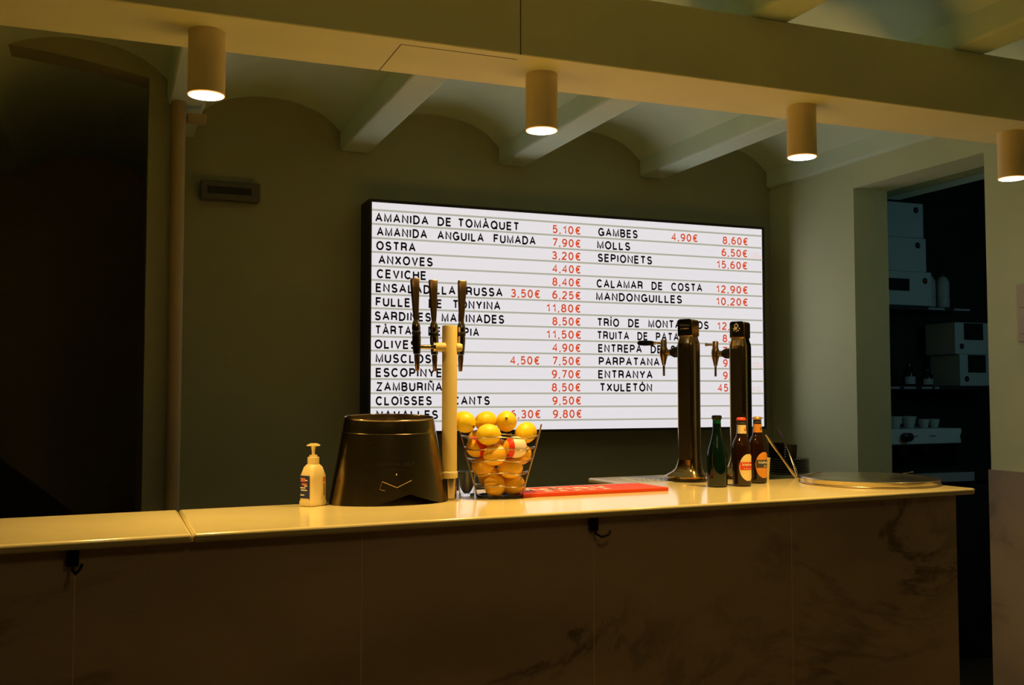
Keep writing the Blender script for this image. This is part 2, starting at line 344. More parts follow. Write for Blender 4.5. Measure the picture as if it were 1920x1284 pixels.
# switch panel at the right frame edge
t = thing('switch_panel', 'pale narrow switch panel on the right wall above the marble wainscot', 'switch', (WX, 2.885, 1.71))
obox('plate', M['swit'], -.012, 0, -.042, .042, -.11, .11, t, .004)
for z in (-.05, .05): obox('rocker', M['swit'], -.018, -.0125, -.025, .025, z-.03, z+.03, t, .003)
# ------------------------------------------------------------------ ceiling downlights
where = ['above the left end of the counter, largest of the four', 'above the cream tap column and lemons',
         'above the two tall beer towers', 'beside the kitchen doorway, cut by the right picture edge']
for (x, y), wl in zip(LAMPS, where):
    t = thing('ceiling_spotlight', 'lit cylindrical spotlight ' + wl, 'lamp', (x, y, BEAM_Z), group='cylindrical spotlights under the beam')
    olathe('housing', M['tube'], [(.043, -.156), (.0445, -.1555), (.0445, 0)], t, 40)
    olathe('diffuser', M['disc'], [(.0405, -.1585), (.0415, -.1563)], t, 40)
    bm = bmesh.new(); tube(bm, [(.0428*math.cos(2*math.pi*i/40), .0428*math.sin(2*math.pi*i/40), -.1568) for i in range(40)], .0016, 6, True)
    finish('rim', bm, M['lamprim'], t, 'all')
# ------------------------------------------------------------------ menu light box
BY = 4.35; BX0, BX1, BZ0, BZ1 = 1.062, 3.095, 1.238, 2.242
board = thing('menu_board', 'large backlit menu light box with black dish names and red prices on the back wall', 'menu board', (BX0, WY, BZ0))
BW, BH = BX1-BX0, BZ1-BZ0; oy = BY-WY; fw = .012
bm = bmesh.new()
box(bm, -fw, BW+fw, oy-.004, 0, BH, BH+fw); box(bm, -fw, BW+fw, oy-.004, 0, -fw, 0)
box(bm, -fw, 0, oy-.004, 0, 0, BH); box(bm, BW, BW+fw, oy-.004, 0, 0, BH)
finish('frame', bm, M['frame'], board)
obox('light_panel', M['board'], .0005, BW-.0005, oy, -.02, .0005, BH-.0005, board)
ROW = .922/15*BH; R0 = BH*(1-.035)
for k in range(16):
    z = R0-ROW*k; obox('letter_rail', M['rail'], 0.001, BW-.001, oy-.003, oy-.0002, z-.0042, z+.0042, board)
def px(v, row):   # board x of a photo column at a row
    y = 400+row*25; return onY(v, y, BY).x-BX0
def line(name, m, s, x0, x1, row, h=.0405, t=.205, gap=.20):
    u0 = px(x0, row); u1 = px(x1, row); z = R0-ROW*row + .0085
    text_obj(name, m, s, lambda u, v: (u0+u, oy-.0035, z+v), u1-u0, h, board, t, gap)
dishes = [('AMANIDA', 703, 803, 1), ('DE', 820, 846, 1), ('TOMÀQUET', 858, 973, 1), ('AMANIDA  ANGUILA  FUMADA', 706, 1004, 2), ('OSTRA', 705, 779, 3), ('ANXOVES', 709, 811, 4), ('CEVICHE', 706, 799, 5),
 ('ENSALADILLA  RUSSA', 704, 942, 6), ('FULLES  DE  TONYINA', 704, 938, 7), ('SARDINES  MARINADES', 702, 945, 8), ('TÀRTAR  DE  SÈPIA', 703, 898, 9), ('OLIVES', 702, 781, 10),
 ('MUSCLOS', 704, 808, 11), ('ESCOPINYES', 704, 843, 12), ('ZAMBURIÑA', 705, 829, 13), ('CLOÏSSES  PICANTS', 704, 918, 14), ('NAVALLES', 705, 821, 15),
 ('GAMBES', 1121, 1195, 1), ('MOLLS', 1119, 1181, 2), ('SEPIONETS', 1120, 1222, 3), ('CALAMAR  DE  COSTA', 1118, 1316, 5), ('MANDONGUILLES', 1117, 1278, 6),
 ('TRÍO  DE  MONTADITOS', 1119, 1328, 8), ('TRUITA  DE  PATATES', 1119, 1303, 9), ('ENTREPÀ  DE  SÈPIA', 1121, 1305, 10), ('PARPATANA', 1122, 1236, 11), ('ENTRANYA', 1121, 1223, 12), ('TXULETÓN', 1124, 1222, 13)]
for s, a, b, r in dishes: line('dish_name', M['txt'], s, a, b, r)
prices = [('5,10€', 1035, 1088, 1), ('7,90€', 1035, 1088, 2), ('3,20€', 1034, 1088, 3), ('4,40€', 1035, 1088, 4), ('8,40€', 1035, 1088, 5), ('3,50€', 957, 1012, 6), ('6,25€', 1035, 1088, 6),
 ('11,80€', 1023, 1088, 7), ('8,50€', 1035, 1088, 8), ('11,50€', 1023, 1089, 9), ('4,90€', 1035, 1088, 10), ('4,50€', 956, 1011, 11), ('7,50€', 1035, 1088, 11), ('9,70€', 1034, 1088, 12),
 ('8,50€', 1034, 1088, 13), ('9,50€', 1035, 1089, 14), ('6,30€', 957, 1013, 15), ('9,80€', 1036, 1090, 15),
 ('4,90€', 1258, 1307, 1), ('8,60€', 1354, 1401, 1), ('6,50€', 1352, 1400, 2), ('15,60€', 1342, 1400, 3), ('12,90€', 1341, 1401, 5), ('10,20€', 1341, 1401, 6),
 ('12,50€', 1343, 1402, 8), ('8,20€', 1354, 1402, 9), ('7,50€', 1354, 1402, 10), ('9,40€', 1355, 1402, 11), ('9,80€', 1355, 1402, 12), ('45,00€', 1345, 1402, 13)]
for s, a, b, r in prices: line('price', M['red'], s, a, b, r, .039, .175)
for s, a, b, r in (('/100g', 1402, 1425, 2), ('/100g', 1404, 1427, 11), ('/KG', 1406, 1425, 13)): line('handwritten_note', M['redf'], s, a, b, r, .026, .07, .2)
# ------------------------------------------------------------------ bar counter
A0 = Vector((-.192, 2.275, 0)); D = Vector((.9965, .0839, 0)).normalized(); Nn = Vector((-D.y, D.x, 0)); CT = 1.10
TC = Matrix.Translation(A0) @ Matrix(((D.x, Nn.x, 0, 0), (D.y, Nn.y, 0, 0), (0, 0, 1, 0), (0, 0, 0, 1)))
ctr = bpy.data.objects.new('bar_counter', None); C.objects.link(ctr)
tag(ctr, 'long bar counter with a cream marble top and dark veined marble front', 'bar counter'); ctr.matrix_world = TC
def slab(pts, s0):   # polished slab with a rounded nose
    bm = bmesh.new(); prism(bm, pts, CT-.02, CT); return finish('marble_top', bm, M['top'], ctr, bevel=.007)
J = .37
END = 2.79
slab([(-2.6, 0), (J-.0012, 0), (J+.0408, .497), (-2.6, .497)], 0)
slab([(J+.0012, 0), (END, 0), (END, .56), (2.42, .56), (2.42, .90), (1.885, .90), (1.885, .665), (.87, .665), (.87, .497), (J+.0432, .497)], 0)
bm = bmesh.new(); prism(bm, [(-2.6, .06), (END-.075, .06), (END-.075, .53), (2.40, .53), (2.40, .88), (1.90, .88), (1.90, .64), (.89, .64), (.89, .47), (-2.6, .47)], 0, CT-.0205)
finish('counter_body', bm, M['dark'], ctr)
seams = [-2.6, -1.9, -1.2, -.5, .14, .7575, 1.387, 2.053, END-.055]
for i in range(len(seams)-1):
    obox('front_panel', M['marble'], seams[i]+.0011, seams[i+1]-.0011, .03, .0585, 0, CT-.0205, ctr)
    if i: obox('joint', M['grout'], seams[i]-.001, seams[i]+.001, .0296, .0585, 0, CT-.0205, ctr)
obox('end_panel', M['marble'], END-.0745, END-.055, .0595, .53, 0, CT-.0205, ctr)
for s, ring in ((.135, 0), (1.383, 1)):
    bm = bmesh.new(); box(bm, s-.012, s+.012, .018, .0295, CT-.055, CT-.021)
    tube(bm, [(s, .02, CT-.05), (s, .012, CT-.062), (s+.004, -.008, CT-.066), (s+.012, -.016, CT-.055), (s+.016, -.016, CT-.045)] if not ring else
             [(s, .022, CT-.05), (s, .012, CT-.062), (s+.01, -.002, CT-.069), (s+.028, -.005, CT-.064), (s+.034, -.005, CT-.054)], .0032, 8)
    o = finish('bag_hook', bm, M['black'], ctr, True); o['label'] = 'small black bag hook under the counter top'
# ------------------------------------------------------------------ soap dispenser
SB = onZ(589, 949, CT); SB.y += .018
t = thing('soap_dispenser', 'cream pump soap bottle with a navy label, left of the steel ice bucket', 'soap dispenser', (SB.x, SB.y, CT), rad(36))
def sect(w, d, r, z, k=4): return [Vector((x, y, z)) for x, y in rrect(w, d, r, k)]
bm = bmesh.new()
loft(bm, [sect(.060, .044, .012, 0), sect(.066, .050, .013, .003), sect(.067, .051, .013, .012), sect(.063, .047, .012, .016), sect(.063, .047, .012, .072), sect(.063, .047, .012, .080), sect(.044, .040, .012, .104), sect(.034, .034, .0165, .111)])
finish('bottle_body', bm, M['soap'], t, True)
olathe('collar', M['soap'], [(.0155, .1112), (.0158, .130), (.0105, .131), (.0105, .136)], t, 24)
bm = bmesh.new(); lathe(bm, [(.0042, .1362), (.0042, .145), (.0068, .158), (.0065, .161)], 16)
loft(bm, [[Vector((x, y, z)) for x, y in [(-hw_, -d_), (hw_, -d_), (hw_, d_), (-hw_, d_)]] for hw_, d_, z in ((.006, .006, .1595), (.017, .0065, .1600), (.0175, .006, .1625), (.008, .005, .167))])
bmesh.ops.rotate(bm, verts=bm.verts, cent=(0, 0, 0), matrix=Matrix.Rotation(rad(-58), 3, 'Z'))
finish('pump_head', bm, M['soap'], t, True)
# navy label on the narrow left face, small print on the broad face
def plate(name, m, T, w, h, parent, th=.0004): return obox(name, m, -w/2, w/2, -th, 0, 0, h, parent, T=T)
Lf = Matrix.Translation((-.0316, 0, .022)) @ Matrix.Rotation(rad(-90), 4, 'Z')
Fr = Matrix.Translation((0, -.0237, .022))
lab = plate('front_label', M['label'], Lf, .034, .060, t)
bm = bmesh.new()
box(bm, -.014, .002, -.0008, -.0004, .044, .054, Lf); box(bm, -.010, .008, -.0008, -.0004, .034, .040, Lf)
finish('label_patch', bm, M['pink'], lab)
bm = bmesh.new()
for i, (x, z, w_) in enumerate(((-.006, .026, .018), (-.002, .020, .022), (-.008, .007, .014), (.006, .046, .008), (.004, .031, .010))): box(bm, x-w_/2, x+w_/2, -.0009, -.0005, z, z+.0032, Lf)
finish('label_lettering', bm, M['white'], lab)
lab = plate('side_label', M['yel'], Fr @ Matrix.Translation((.018, 0, .004)), .008, .036, t)
plate('label_patch', M['pink'], Fr @ Matrix.Translation((.018, -.0001, .042)), .010, .013, t)
bm = bmesh.new()
for i in range(10): box(bm, .0155, .0200, -.0009, -.0005, .008+i*.003, .0092+i*.003, Fr)
finish('label_lettering', bm, M['ink'], lab)
# ------------------------------------------------------------------ steel ice bucket (upside down)
t = thing('ice_bucket', 'dark steel oval ice bucket standing upside down between soap bottle and tap column', 'ice bucket', (.735, 2.785, CT))
n = 72; bm = bmesh.new(); rings = []
H = .2335
def bucket_pt(a, f, off=0):
    rx = .168+(.127-.168)*f - off; ry = .108+(.078-.108)*f - off
    x, y = rx*math.cos(a), ry*math.sin(a)
    z = H*f + .0075*math.sin(a)*f
    # arched cut-outs in the lower rim, front and back
    cx = math.cos(a)+(-.05 if math.sin(a) < 0 else .05)
    lift = .030*max(0, 1-abs(cx-.12)/.62)**1.15 if math.sin(a) < 0 else 0
    return Vector((x, y, z+lift*(1-f)**3))
fs = [0, .03, .08, .15, .3, .5, .7, .84, .845, .9, .97, 1]
for f in fs: rings.append([bucket_pt(2*math.pi*i/n, f, .0015 if .845 <= f < .9 else 0) for i in range(n)])
for f in fs[::-1]: rings.append([bucket_pt(2*math.pi*i/n, f, .0028) for i in range(n)])
rings.append(rings[0]); V = [[bm.verts.new(p) for p in r] for r in rings[:-1]]; V.append(V[0])
for a, b in zip(V, V[1:]):
    for i in range(n): bm.faces.new([a[i], a[(i+1) % n], b[(i+1) % n], b[i]])
finish('bucket_shell', bm, M['steel'], t, True)
bm = bmesh.new(); rings = []
for k in range(6):
    q = 1-.16*k if k < 5 else .02; rings.append([Vector((bucket_pt(2*math.pi*i/n, .87, .003).x*q, bucket_pt(2*math.pi*i/n, .87, .003).y*q, H*.87-.010*(1-q)**2)) for i in range(n)])
loft(bm, rings[::-1] + [[p+Vector((0, 0, -.002)) for p in rings[0]], [Vector((p.x*.05, p.y*.05, p.z-.010)) for p in rings[0]]], True)
finish('recessed_base', bm, M['chrome'], t, True)
bm = bmesh.new()
tube(bm, [bucket_pt(2*math.pi*i/n, 1, .001)+Vector((0, 0, .001)) for i in range(n)], .0022, 8, True)
finish('rolled_rim', bm, M['chrome'], t, 'all')
def bsurf(u, z):    # point on the front of the bucket wall
    f = z/H; rx = .168-.041*f; ry = .108-.030*f; s = max(-1, min(1, u/rx)); a = -math.pi/2 + math.asin(s)
    return Vector((rx*math.cos(a), ry*math.sin(a)-.0012, z))
bm = bmesh.new()
for a, b in (((-.045, .066), (-.006, .049)), ((-.006, .049), (.036, .067))):
    P = [bsurf(a[0]+(b[0]-a[0])*i/5, a[1]+(b[1]-a[1])*i/5) for i in range(6)]; tube(bm, P, .0011, 6)
finish('emblem', bm, M['chrome'], t, True)
bm = bmesh.new()
for a, b in (((-.045, .066), (-.052, .045)), ((-.052, .045), (-.038, .041)), ((.026, .042), (.055, .037))):
    P = [bsurf(a[0]+(b[0]-a[0])*i/5, a[1]+(b[1]-a[1])*i/5) for i in range(6)]; tube(bm, P, .0007, 6)
finish('emblem', bm, M['bronze'], t, True)
for s, u0, wd, z, h in (('ICE & CO', -.012, .034, .124, .005), ('MOVEMENTS & CO BAR', -.062, .108, .106, .009), ('BARCELONA', -.030, .046, .093, .006)):
    text_obj('engraved_text', M['frame'], s, lambda u, v, u0=u0, z=z: bsurf(u0+u, z+v), wd, h, t, .14, .25)
bm = bmesh.new(); P = bsurf(-.006, .083); bmesh.ops.create_uvsphere(bm, u_segments=10, v_segments=8, radius=.0025, matrix=Matrix.Translation(P))
finish('rivet', bm, M['chrome'], t, True)
# ------------------------------------------------------------------ cream tap column with three faucets
TX = onY(843, 700, 2.775).x
col = thing('beer_tap_column', 'slim cream tap column with three metal beer faucets behind the ice bucket', 'beer tap', (TX, 2.775, CT))
olathe('column', M['column'], [(.0215, .078), (.0217, .492), (.0208, .495), (.0195, .4955)], col, 32)
olathe('collar', M['column'], [(.0225, .062), (.0242, .064), (.0242, .076), (.0225, .078)], col, 32).data.materials.append(M['white'])
olathe('collar_ring', M['white'], [(.0240, .0765), (.0243, .080), (.0218, .081)], col, 32)
olathe('base_tube', M['chrome'], [(.027, 0), (.027, .004), (.021, .006), (.021, .062)], col, 32)
def shank(name, m, a, b, r, parent, r2=None):
    a, b = Vector(a), Vector(b); bm = bmesh.new(); tube(bm, [a, a+(b-a)*.5, b], [r, r, r2 or r], 20); return finish(name, bm, m, parent, True)
zt = .433
def faucet(dx, dy, dz, tilt, handle_mat, lab):
    T = Matrix.Translation((dx, dy, zt+dz)) @ Matrix.Rotation(rad(tilt), 4, 'Y')
    f = olathe('faucet_body', M['chrome'], [(.010, -.020), (.0105, -.012), (.0115, .002), (.0125, .020), (.012, .033), (.0105, .0345)], col, 24, T); f['label'] = lab
    olathe('spout', M['bronze'], [(.0045, -.068), (.0055, -.066), (.0072, -.040), (.0078, -.036), (.0078, -.0205)], f, 20, T)
    olathe('black_ring', M['black'], [(.0120, .0348), (.0127, .037), (.0127, .043), (.0118, .0445)], f, 24, T)
    olathe('ferrule', M['chrome'], [(.0112, .0448), (.0122, .052), (.0112, .064), (.0080, .073), (.0075, .0755)], f, 24, T)
    bm = bmesh.new(); loft(bm, [[T @ Vector((x, y, z)) for x, y in rrect(w_, d_, r_, 3)] for w_, d_, r_, z in ((.013, .010, .004, .0758), (.016, .011, .004, .090), (.020, .012, .004, .125), (.0245, .013, .004, .165), (.0255, .0135, .004, .192), (.0235, .0115, .004, .1945))])
    finish('tap_handle', bm, handle_mat, f, True); return f
shank('shank', M['chrome'], (-.040, 0, zt), (-.088, 0, zt), .0062, col)
shank('cream_shank', M['column'], (-.018, -.012, zt), (-.048, -.012, zt), .0125, col, .0115)
shank('cream_shank', M['column'], (.017, -.004, zt), (.034, -.004, zt), .0125, col, .011)
olathe('flange', M['chrome'], [(.014, -.003), (.014, .004)], col, 24, Matrix.Translation((-.050, -.008, zt)) @ Matrix.Rotation(rad(90), 4, 'Y'))
faucet(-.097, .002, 0, -2, M['bronze'], 'leftmost faucet on the long chrome shank')
faucet(-.038, .024, 0, -1.5, M['bronze'], 'middle faucet close to the cream column')
faucet(.038, .012, 0, 1, M['bronze'], 'right faucet')
# ------------------------------------------------------------------ drinking glass
G = onZ(880, 930, CT)
def glass(name, label, loc, r, h):
    bm = bmesh.new(); lathe(bm, [(r*.82, 0), (r*.86, .002), (r, h), (r-.0016, h), (r*.80, .009), (.0001, .008)], 32)
    bmesh.ops.remove_doubles(bm, verts=bm.verts, dist=1e-5)
    return tag(finish(name, bm, M['glass'], None, True, loc), label, 'glass')
glass('drinking_glass', 'clear glass tumbler between the cream tap column and the lemon basket', (G.x-.003, 2.875, CT), .026, .072)
# ------------------------------------------------------------------ wire basket of lemons
BC = Vector((onY(937, 900, 2.80).x, 2.80, CT))
bas = thing('wire_basket', 'flared chrome wire basket holding lemons on the counter', 'basket', BC)
RH = [(.1785, .113), (.146, .104), (.112, .0945), (.075, .083), (.038, .073)]
def brad(z):
    P = [(0, .064)] + RH[::-1] + [(.215, .122)]
    for (z0, r0), (z1, r1) in zip(P, P[1:]):
        if z <= z1: return r0+(r1-r0)*(z-z0)/(z1-z0)
    return P[-1][1]
ang0 = rad(-21.6)
for z, r in RH:
    otube('basket_ring', M['wire'], [(r*math.cos(2*math.pi*i/48+ang0), .92*r*math.sin(2*math.pi*i/48+ang0), z-.006*math.sin(2*(2*math.pi*i/48))**2) for i in range(48)], .0019, bas, 8, True)
for a in (0, 75, 180):
    top = .212 if a in (0, 180) else .182
    P = []
    for i in range(10):
        z = .004+(top-.004)*i/9; r = brad(z)+.0022; P.append((r*math.cos(rad(a)+ang0), .92*r*math.sin(rad(a)+ang0), z))
    otube('basket_post', M['wire'], P, .0025, bas, 8)
bm = bmesh.new(); tube(bm, [(.066*math.cos(2*math.pi*i/40), .061*math.sin(2*math.pi*i/40), .0045) for i in range(40)], .0042, 8, True)
for k in range(-3, 4):
    x = k*.017; h = .06*math.sqrt(1-(x/.068)**2); tube(bm, [(x, -h, .004), (x, 0, .004), (x, h, .004)], .0014, 6)
finish('basket_base', bm, M['black'], bas, True)
LR = .0305
def lemon_bm():
    bm = bmesh.new(); prof = []
    n_ = 18
    for i in range(n_+1):
        t_ = math.pi*i/n_; r = math.sin(t_)**.88; z = -math.cos(t_)
        prof.append((LR*r, LR*1.12*z))
    prof[0] = (.0022, -LR*1.24); prof[-1] = (.0035, LR*1.19)
    prof[1] = (LR*.15, -LR*1.19); prof[-2] = (LR*.2, LR*1.13)
    lathe(bm, prof, 28); return bm
lem = [  # px, py, dy from basket centre, axis (azimuth, elevation), label
 (871, 791, -.02, (-60, -20), 'top left lemon of the basket, its dark stem scar facing right'),
 (911, 791, .035, (20, 10), 'lemon at the back of the top layer, between the two top corner lemons'),
 (949, 790, .0, (-112, 15), 'highest lemon, right of centre, with its tip pointing at the viewer'),
 (911, 818, -.06, (-20, 0), 'large bright lemon lying sideways in front at the top of the basket'),
 (986, 811, -.01, (20, 30), 'top right lemon leaning on the basket rim'),
 (877, 832, -.01, (100, 40), 'lemon below the top left one, behind the uppermost wire'),
 (962, 842, -.045, (0, 0), 'lemon in a white and red paper wrapper under the top wire'),
 (1001, 853, .01, (-80, 20), 'lemon against the right hand side just below the wrapped one'),
 (882, 853, -.02, (10, 20), 'lemon with a red wrapper strip at the left side of the basket'),
 (913, 860, -.065, (10, 10), 'front lemon in the middle of the third wire gap'),
 (957, 880, -.045, (-21, 0), 'wide lemon lying level above the bottom right lemon'),
 (985, 884, .02, (60, 20), 'lemon half hidden behind the wide level one on the right'),
 (886, 876, .01, (120, 0), 'shaded lemon behind the left side wires, third layer from the bottom'),
 (914, 907, -.03, (100, 70), 'bottom left lemon of the basket'),
 (957, 914, -.02, (-10, 10), 'bottom right lemon of the basket'),
 (940, 845, .03, (40, 0), 'lemon in shadow at the centre of the basket behind the wrapped one'),
 (905, 886, .03, (10, 0), 'shaded lemon in the lower middle, behind the bottom left lemon'),
]
P = []
for l in lem: q = onY(l[0], l[1], BC.y+l[2]); P.append(q-BC)
tgt = [p.copy() for p in P]
for it in range(400):
    for i in range(len(P)):
        for j in range(i):
            d = P[i]-P[j]; L_ = d.length; mn = LR*2.04
            if L_ < mn:
                u = d/L_*(mn-L_)*.5; u = Vector((u.x*.55, u.y*1.3, u.z*.55)); P[i] += u; P[j] -= u
    for i, p in enumerate(P):
        if it < 300: p.x += (tgt[i].x-p.x)*.04; p.z += (tgt[i].z-p.z)*.04
        rm = max(.01, brad(max(.0, p.z-.008))-LR-.002); h = math.hypot(p.x, p.y/.92)
        if h > rm and p.z < .195: p.x *= rm/h; p.y *= rm/h
        p.z = max(p.z, LR+.007)
src = None
for i, (l, p) in enumerate(zip(lem, P)):
    if src is None:
        o = finish('lemon', lemon_bm(), M['lemon'], None, 'all'); sm = o.data
        o2 = sm.copy(); o2.materials.clear(); o2.materials.append(M['lemon2']); src = o
        st = olathe('stem_scar', M['stem'], [(.0040, LR*1.17), (.0040, LR*1.205), (.001, LR*1.21)], o, 10); st0 = st
    else:
        o = src.copy(); C.objects.link(o); o.data = sm if i in (1, 2, 3, 4) else o2
        st = st0.copy(); C.objects.link(st); st.parent = o
    az, el = l[3]; dv = Vector((math.cos(rad(az))*math.cos(rad(el)), math.sin(rad(az))*math.cos(rad(el)), math.sin(rad(el))))
    o.location = BC+p; o.rotation_mode = 'QUATERNION'; o.rotation_quaternion = dv.to_track_quat('Z', 'Y')
    tag(o, l[4], 'lemon', 'lemons in the wire basket')
    if i in (6, 8):
        def shell(name, m, a0, a1, e0=0, e1=360, k=1.02):
            bm = bmesh.new(); rings = []
            for s in range(9):
                t_ = rad(a0+(a1-a0)*s/8)
                rings.append([Vector((LR*k*math.sin(t_)**.88*math.cos(rad(e0+(e1-e0)*q/24)), LR*k*math.sin(t_)**.88*math.sin(rad(e0+(e1-e0)*q/24)), -LR*1.12*k*math.cos(t_))) for q in range(25)])
            loft(bm, rings, False, False); return finish(name, bm, m, o, 'all')
        if i == 6: shell('white_wrapper', M['wrapw'], 70, 140); shell('red_wrapper', M['wrapr'], 40, 70)
        else: shell('red_wrapper', M['wrapr'], 70, 108)
# ------------------------------------------------------------------ red bar mat
q0 = onZ(975, 931.5, CT); 
mt = bpy.data.objects.new('bar_mat', None); C.objects.link(mt); tag(mt, 'red rubber bar mat with cream lettering and five stars, right of the lemon basket', 'bar mat')
mt.location = onZ(1254, 920, CT); mt.rotation_euler = (0, 0, math.atan2(D.y, D.x)-.012)
ML, MD, MT = .505, .175, .011
obox('mat_base', M['mat_'], -ML, 0, 0, MD, 0.0002, MT, mt, .002)
text_obj('mat_lettering', M['white'], 'Mahou', lambda u, v: (-.485+u, .072+v, MT+.0008), .31, .080, mt, .21, .12)
def star(bm, cx, cy, r, f):
    pts = [(cx+(r if k % 2 == 0 else r*.42)*math.sin(math.pi*k/5), cy+(r if k % 2 == 0 else r*.42)*math.cos(math.pi*k/5)) for k in range(10)]
    c = bm.verts.new(f(cx, cy)); v = [bm.verts.new(f(*p)) for p in pts]
    for k in range(10): bm.faces.new([c, v[k], v[(k+1) % 10]])
bm = bmesh.new()
for k in range(5): star(bm, -.40+k*.05, .044, .021, lambda x, y: (x, y, MT+.0006))
finish('mat_stars', bm, M['white'], mt)
# ------------------------------------------------------------------ printed sheet
pc = onZ(1158, 896.5, CT)
pp = thing('paper_sheet', 'white printed sheet lying under the left beer tower behind the red mat', 'paper', (pc.x+.005, pc.y-.004, CT), rad(-6))
obox('sheet', M['paper'], 0, .24, -.19, 0, .0003, .0012, pp)
bm = bmesh.new(); random.seed(3)
for r in range(11):
    x = .012
    while x < .22:
        w_ = random.uniform(.006, .02); box(bm, x, min(x+w_, .23), -.178+r*.0155, -.173+r*.0155, .0013, .0015); x += w_+.005
finish('printed_text', bm, M['ink'], pp)
# ------------------------------------------------------------------ two beer towers
def crest(bm, f):
    for x, z, w_, h_ in ((-.001, .020, .004, .006), (-.006, .014, .003, .010), (.004, .014, .003, .010), (-.003, .006, .009, .009), (-.010, .005, .003, .004), (.009, .005, .003, .004), (-.008, -.001, .004, .003), (.005, -.001, .005, .003), (-.001, -.004, .003, .003)):
        v = [bm.verts.new(f(a_, b_)) for a_, b_ in ((x-w_/2, z-h_/2), (x+w_/2, z-h_/2), (x+w_/2, z+h_/2), (x-w_/2, z+h_/2))]; bm.faces.new(v)
def tower(loc, label, kind):
    t = thing('beer_tower', label, 'beer tower', loc, rad(-56), 'tall metal beer towers on the counter')
    W, Dp = .066, .068
    zz = [(.018, 2.05, 1.7), (.026, 1.75, 1.5), (.034, 1.45, 1.28), (.045, 1.2, 1.12), (.065, 1.05, 1.03), (.09, 1, 1), (.468, 1, 1), (.478, .97, .98), (.492, .84, .90), (.498, .82, .88), (.500, .80, .86)]
    bm = bmesh.new(); rings = []
    for z, a, b in zz:
        ox = -(a-1)*W*.20 if z < .1 else 0
        rings.append([Vector((x*a+ox, y*b, z)) for x, y in rrect(W, Dp, .016, 5)])
    loft(bm, rings); finish('column', bm, M['tower'], t, True)
    # dark sheet on the flat face, painting in its reflection of the dark room
    bm = bmesh.new(); box(bm, -W/2+.010, W/2-.014, -Dp/2-.0012, -Dp/2+.001, .075, .462); finish('dark_face_reflection', bm, M['towerface'], t)
    # head with rounded top carrying the badge
    hw_, hd = .0275, .029
    bm = bmesh.new(); out = [(-hw_, .500), (hw_, .500)] + [(hw_-.010+.010*math.cos(rad(k*15)), .549+.010*math.sin(rad(k*15))) for k in range(7)] + [(-hw_+.010-.010*math.sin(rad(k*15)), .549+.010*math.cos(rad(k*15))) for k in range(7)]
    a_ = [bm.verts.new((x, -hd, z)) for x, z in out]; b_ = [bm.verts.new((x, hd, z)) for x, z in out]; bm.faces.new(a_); bm.faces.new(b_[::-1])
    for i in range(len(out)): bm.faces.new([a_[i], b_[i], b_[(i+1) % len(out)], a_[(i+1) % len(out)]])
    finish('head', bm, M['brass'], t, bevel=.002)
    bm = bmesh.new(); s_ = .95
    a_ = [bm.verts.new((x*s_, -hd-.0022, .504+(z-.500)*.94)) for x, z in out]; b_ = [bm.verts.new((x*s_, -hd-.0003, .504+(z-.500)*.94)) for x, z in out]; bm.faces.new(a_); bm.faces.new(b_[::-1])
    for i in range(len(out)): bm.faces.new([a_[i], b_[i], b_[(i+1) % len(out)], a_[(i+1) % len(out)]])
    bd = finish('badge', bm, M['bgloss'], t)
    if kind == 'text':
        text_obj('badge_text', M['vent'], 'Mahou', lambda u, v: (-.019+u, -hd-.0026, .534+v), .038, .010, bd, .2, .14)
        text_obj('badge_text', M['white'], 'CLASICA', lambda u, v: (-.015+u, -hd-.0026, .524+v), .030, .0045, bd, .15, .2)
    else:
        bm = bmesh.new(); crest(bm, lambda x, z: (x*1.15, -hd-.0026, .528+z*1.1)); finish('badge_crest', bm, M['white'], bd)
    # oval foot
    olathe('foot', M['black'], [(.062, 0), (.064, .002), (.064, .008), (.060, .0095)], t, 40, Matrix.Translation((-.010, 0, 0)), sx=1.08, sy=.96)
    olathe('foot_plate', M['brass'], [(.0605, .0097), (.062, .012), (.060, .0175), (.050, .020)], t, 40, Matrix.Translation((-.010, 0, 0)), sx=1.08, sy=.96)
    # faucet to the side
    zt_ = .447; ax = -W/2
    T = Matrix.Translation((ax, 0, zt_)) @ Matrix.Rotation(rad(-90), 4, 'Y')
    olathe('black_shank', M['black'], [(.0175, 0.0005), (.0185, .004), (.0185, .022), (.014, .030), (.012, .034)], t, 24, T)
    f = olathe('faucet_body', M['bronze'], [(.0095, .0345), (.0105, .040), (.0105, .052)], t, 20, T)
    T2 = Matrix.Translation((ax-.062, 0, zt_))
    olathe('faucet_barrel', M['bronze'], [(.006, -.045), (.009, -.030), (.0135, -.012), (.0150, .002), (.0135, .014), (.0110, .020), (.0108, .042), (.0085, .0455)], f, 24, T2)
    olathe('spout', M['chrome'], [(.0038, -.083), (.0042, -.082), (.0042, -.0455)], f, 16, T2)
    T3 = Matrix.Translation((ax-.070, 0, zt_+.033)) @ Matrix.Rotation(rad(-88), 4, 'Y')
    olathe('lever_rod', M['chrome'], [(.0042, 0), (.0042, .022), (.0058, .024), (.0058, .030)], f, 16, T3)
    if kind == 'text': olathe('tap_handle', M['bgloss'], [(.0065, .031), (.0085, .040), (.0098, .065), (.0085, .088), (.0050, .094)], f, 20, T3, sx=1, sy=.8)
    return t
TA = onY(1292, 760, 3.07); tower((TA.x, 3.07, CT), 'left metal beer tower, black badge with lettering and black tap handle', 'text')
TB = onY(1389, 760, 3.10); tower((TB.x, 3.10, CT), 'right metal beer tower with a small white crest on its badge, behind the brown bottles', 'crest')
